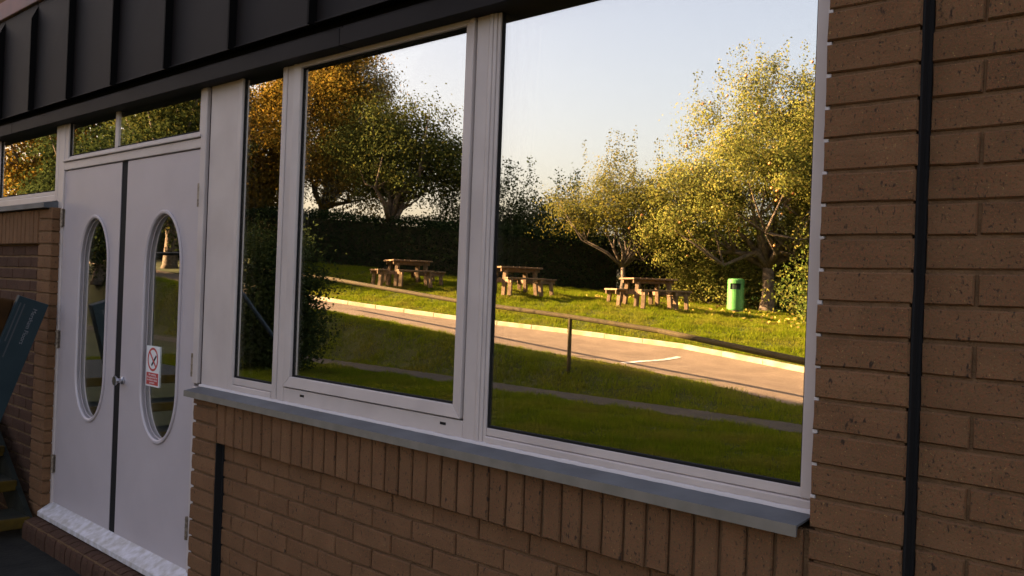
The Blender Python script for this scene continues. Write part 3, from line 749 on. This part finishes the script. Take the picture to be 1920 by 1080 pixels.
make_tree('shade_tree', 'yellow green tree reflected in the small window left of the doors', (-36.0, -11.2),
          [(0,0,5.6,3.4,3.4,3.2), (0,0,3.0,2.8,2.8,1.6)], 300, 26000, .15, 'leaf_gold', .26, 1.9, .40, .75)
make_tree('shade_tree', 'tall dark tree rising behind the low bushy tree', (-33.5, -15.0),
          [(0,0,6.5,3.0,3.0,3.6), (0,0,3.2,2.6,2.6,1.8)], 300, 26000, .15, 'leaf_dark', .26, 1.9, .40, .75)

def hedge(name, label, pts, wd, ht, n, size, lm, rough=.12, cat='hedge', group=None):
    """leaves over a long clipped body with a dark twig core"""
    pts = np.array(pts, float); seg = np.diff(pts, axis=0); L = np.hypot(*seg.T); c0 = pts.mean(0)
    t = empty(name, (c0[0], c0[1], g1(*c0))); tag(t, label, cat, group); base = np.array([c0[0], c0[1], g1(*c0)])
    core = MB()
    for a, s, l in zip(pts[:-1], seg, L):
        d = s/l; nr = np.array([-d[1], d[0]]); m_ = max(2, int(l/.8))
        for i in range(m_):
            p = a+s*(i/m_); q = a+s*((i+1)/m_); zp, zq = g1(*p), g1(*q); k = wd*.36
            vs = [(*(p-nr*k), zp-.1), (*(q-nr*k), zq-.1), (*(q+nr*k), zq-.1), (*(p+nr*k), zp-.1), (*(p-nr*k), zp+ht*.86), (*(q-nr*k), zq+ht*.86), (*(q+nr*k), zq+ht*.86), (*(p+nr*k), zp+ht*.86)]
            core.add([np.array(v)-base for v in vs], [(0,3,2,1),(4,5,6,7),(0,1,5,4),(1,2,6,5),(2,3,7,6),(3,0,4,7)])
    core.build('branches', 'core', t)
    si = rng.choice(len(L), n, p=L/L.sum()); u_ = rng.random(n); P = pts[:-1][si]+seg[si]*u_[:, None]
    D = seg[si]/L[si][:, None]; N = np.stack([-D[:, 1], D[:, 0]], 1)
    on_top = rng.random(n) < wd/(wd+2*ht); side = np.where(rng.random(n) < .5, -1, 1)
    off = np.where(on_top, rng.uniform(-.5, .5, n)*wd, side*(wd*.5-abs(rng.normal(0, rough, n))))
    zz = np.where(on_top, ht-abs(rng.normal(0, rough, n)), rng.uniform(0, 1, n)*ht)
    XY = P+N*off[:, None]; wob = .06*np.sin(XY[:, 0]*2.1)+.05*np.sin(XY[:, 1]*3.3+XY[:, 0])
    C_ = np.stack([XY[:, 0], XY[:, 1], G(XY[:, 0], XY[:, 1])+np.maximum(.03, zz+wob*(zz/ht))], 1)+rng.normal(size=(n, 3))*rough*.5-base
    V, F = leaves(C_, size); link('foliage', npmesh('foliage', V, F, lm), t); return t
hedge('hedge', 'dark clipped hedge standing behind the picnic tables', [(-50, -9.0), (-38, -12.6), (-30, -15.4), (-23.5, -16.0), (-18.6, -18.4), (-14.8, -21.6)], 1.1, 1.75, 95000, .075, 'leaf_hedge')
hedge('hedge', 'loose yellow green hedge behind the litter bin and apple tree', [(-15.0, -22.6), (-12.4, -23.3), (-9.5, -24.0), (-5.0, -24.5)], 1.3, 2.4, 40000, .085, 'leaf_bush', .3)

def shrub(name, label, base, ell, n, size, lm, cat='shrub', group=None, shoots=0):
    z = g1(*base); t = empty(name, (base[0], base[1], z)); tag(t, label, cat, group)
    ncl = max(20, n//90); cl = in_ellipsoids(ncl, ell, .6); cl[:, 2] = np.maximum(cl[:, 2], .12); tb = MB()
    for e in cl[rng.choice(ncl, 14, replace=False)]:
        tb.tube([(rng.normal()*.06, rng.normal()*.06, -.05), tuple(e*.5+rng.normal(size=3)*.05), tuple(e)], [.03, .02, .006], 5)
    tb.build('stems', 'bark', t)
    s = .17*np.mean([e[3] for e in ell])+.05
    C_ = np.repeat(cl, n//ncl, 0)+rng.normal(size=((n//ncl)*ncl, 3))*s
    if shoots:
        k = rng.uniform(-.7, .7, (shoots, 2)); e = ell[0]; b0 = np.stack([e[0]+k[:, 0]*e[3], e[1]+k[:, 1]*e[4], np.full(shoots, e[2]+e[5]*.8)], 1)
        ex = np.concatenate([b0+np.array([0, 0, .2])*i for i in range(6)]); C_ = np.concatenate([C_, np.repeat(ex, 14, 0)+rng.normal(size=(len(ex)*14, 3))*np.array([.08, .08, .1])])
    C_[:, 2] = np.maximum(C_[:, 2], .03)
    V, F = leaves(C_, size); link('foliage', npmesh('foliage', V, F, lm), t); return t
shrub('shrub', 'dense dark shrub on the lawn beside the path, near the doors', (-10.6, -6.9), [(0,0,1.25,.62,.62,1.3), (-.42,.28,1.2,.6,.6,1.35), (-.2,.1,.6,.75,.75,.6)], 30000, .06, 'leaf_dark')
shrub('shrub', 'leafy bush with yellow leaves spilling onto the lawn beside the apple tree', (-6.0, -18.6), [(0,0,.95,1.0,1.0,1.0), (.9,-.2,1.2,1.0,1.0,1.1), (.2,.5,.45,.9,.9,.5)], 12000, .075, 'leaf_bush')
for i, (x, y, h, lab) in enumerate([(-18.7, -20.6, 1.75, 'tallest dark shrub with upright shoots, between clipped hedge and forked tree'), (-17.2, -22.0, 1.6, 'dark shrub behind the forked tree, beside the tallest shrub'),
                                    (-15.6, -23.6, 1.55, 'olive shrub at the end of the clipped hedge'), (-20.0, -19.6, 1.45, 'dark rounded shrub behind the middle picnic table')]):
    shrub('shrub', lab, (x, y), [(0,0,h,1.3,1.3,h), (.5,-.4,h*.8,1.1,1.1,h*.8)], 18000, .08, 'leaf_dark' if i != 2 else 'leaf_olive', group='shrubs behind the hedge', shoots=5)

shrub('shrub', 'low golden brown bush growing directly behind the litter bin', (-11.0, -21.9), [(0,0,.8,1.0,1.0,.85), (-.9,.3,.7,.8,.8,.7), (.9,-.4,.8,.8,.8,.8)], 12000, .07, 'leaf_apple')
# green mesh panel behind the bin
mf = empty('mesh_fence', (-9.3, -22.9, g1(-9.3, -22.9))); tag(mf, 'low green wire mesh panel between bin and apple trunk', 'fence')
wr = MB()
for i in range(25): wr.box(-.6+i*.05-.004, -.6+i*.05+.004, -.003, .003, 0, 1.0)
for i in range(11): wr.box(-.6, .6, .0032, .008, i*.1-.003, i*.1+.003)
wr.build('wire_mesh', 'mesh_green', mf)
for sx in (-.62, .62): MB().box(sx-.02, sx+.02, -.02, .02, -.1, 1.08).build('post', 'mesh_green', mf)

# grass: real blades, longer and thinner cover where the lawn is seen in the glass
def grass(n, x0, x1, y0, y1, h, wd):
    x = rng.uniform(x0, x1, n); y = rng.uniform(y0, y1, n)
    keep = ~((y < road_near(x)+.04*rng.normal(size=n)) & (y > road_far(x)-.12)) & ~((y < -8.12+.06*rng.normal(size=n)) & (y > -8.9+.05*rng.normal(size=n))) & ~(y > -1.75)
    x, y = x[keep], y[keep]; n = len(x); z = G(x, y); a = rng.uniform(0, 2*math.pi, n); hh = h*rng.uniform(.5, 1.3, n)*np.clip(1+.55*np.sin(x*3.7+np.sin(y*4.3)*1.5)*np.sin(y*3.3+np.sin(x*2.9))+.4*np.sin(x*9.1+y*3)*np.sin(y*8.7-x*2), .35, 2.2)
    dx, dy = np.cos(a)*wd, np.sin(a)*wd; lx, ly = rng.normal(size=n)*hh*.28, rng.normal(size=n)*hh*.28
    V = np.stack([np.stack([x-dx, y-dy, z-.005], 1), np.stack([x+dx, y+dy, z-.005], 1), np.stack([x+lx, y+ly, z+hh], 1)], 1).reshape(-1, 3)
    return V
Vg = np.concatenate([grass(760000, -24, 1.5, -24, -9, .062, .007), grass(300000, -14, 1.5, -9, -4.4, .055, .005)])
Fg = np.arange(len(Vg)).reshape(-1, 3)
tag(link('grass', npmesh('grass', Vg, Fg, 'grass')), 'short green grass covering the lawn', 'grass', kind='stuff')
n = 260; xl = rng.uniform(-13, -6, n); yl = rng.uniform(-22, -17, n); V, F = leaves(np.stack([xl, yl, G(xl, yl)+.05], 1), .10)
tag(link('fallen_leaves', npmesh('fallen_leaves', V, F, 'leaf_fallen')), 'scattered yellow fallen leaves on the grass near the bin', 'leaves', kind='stuff')
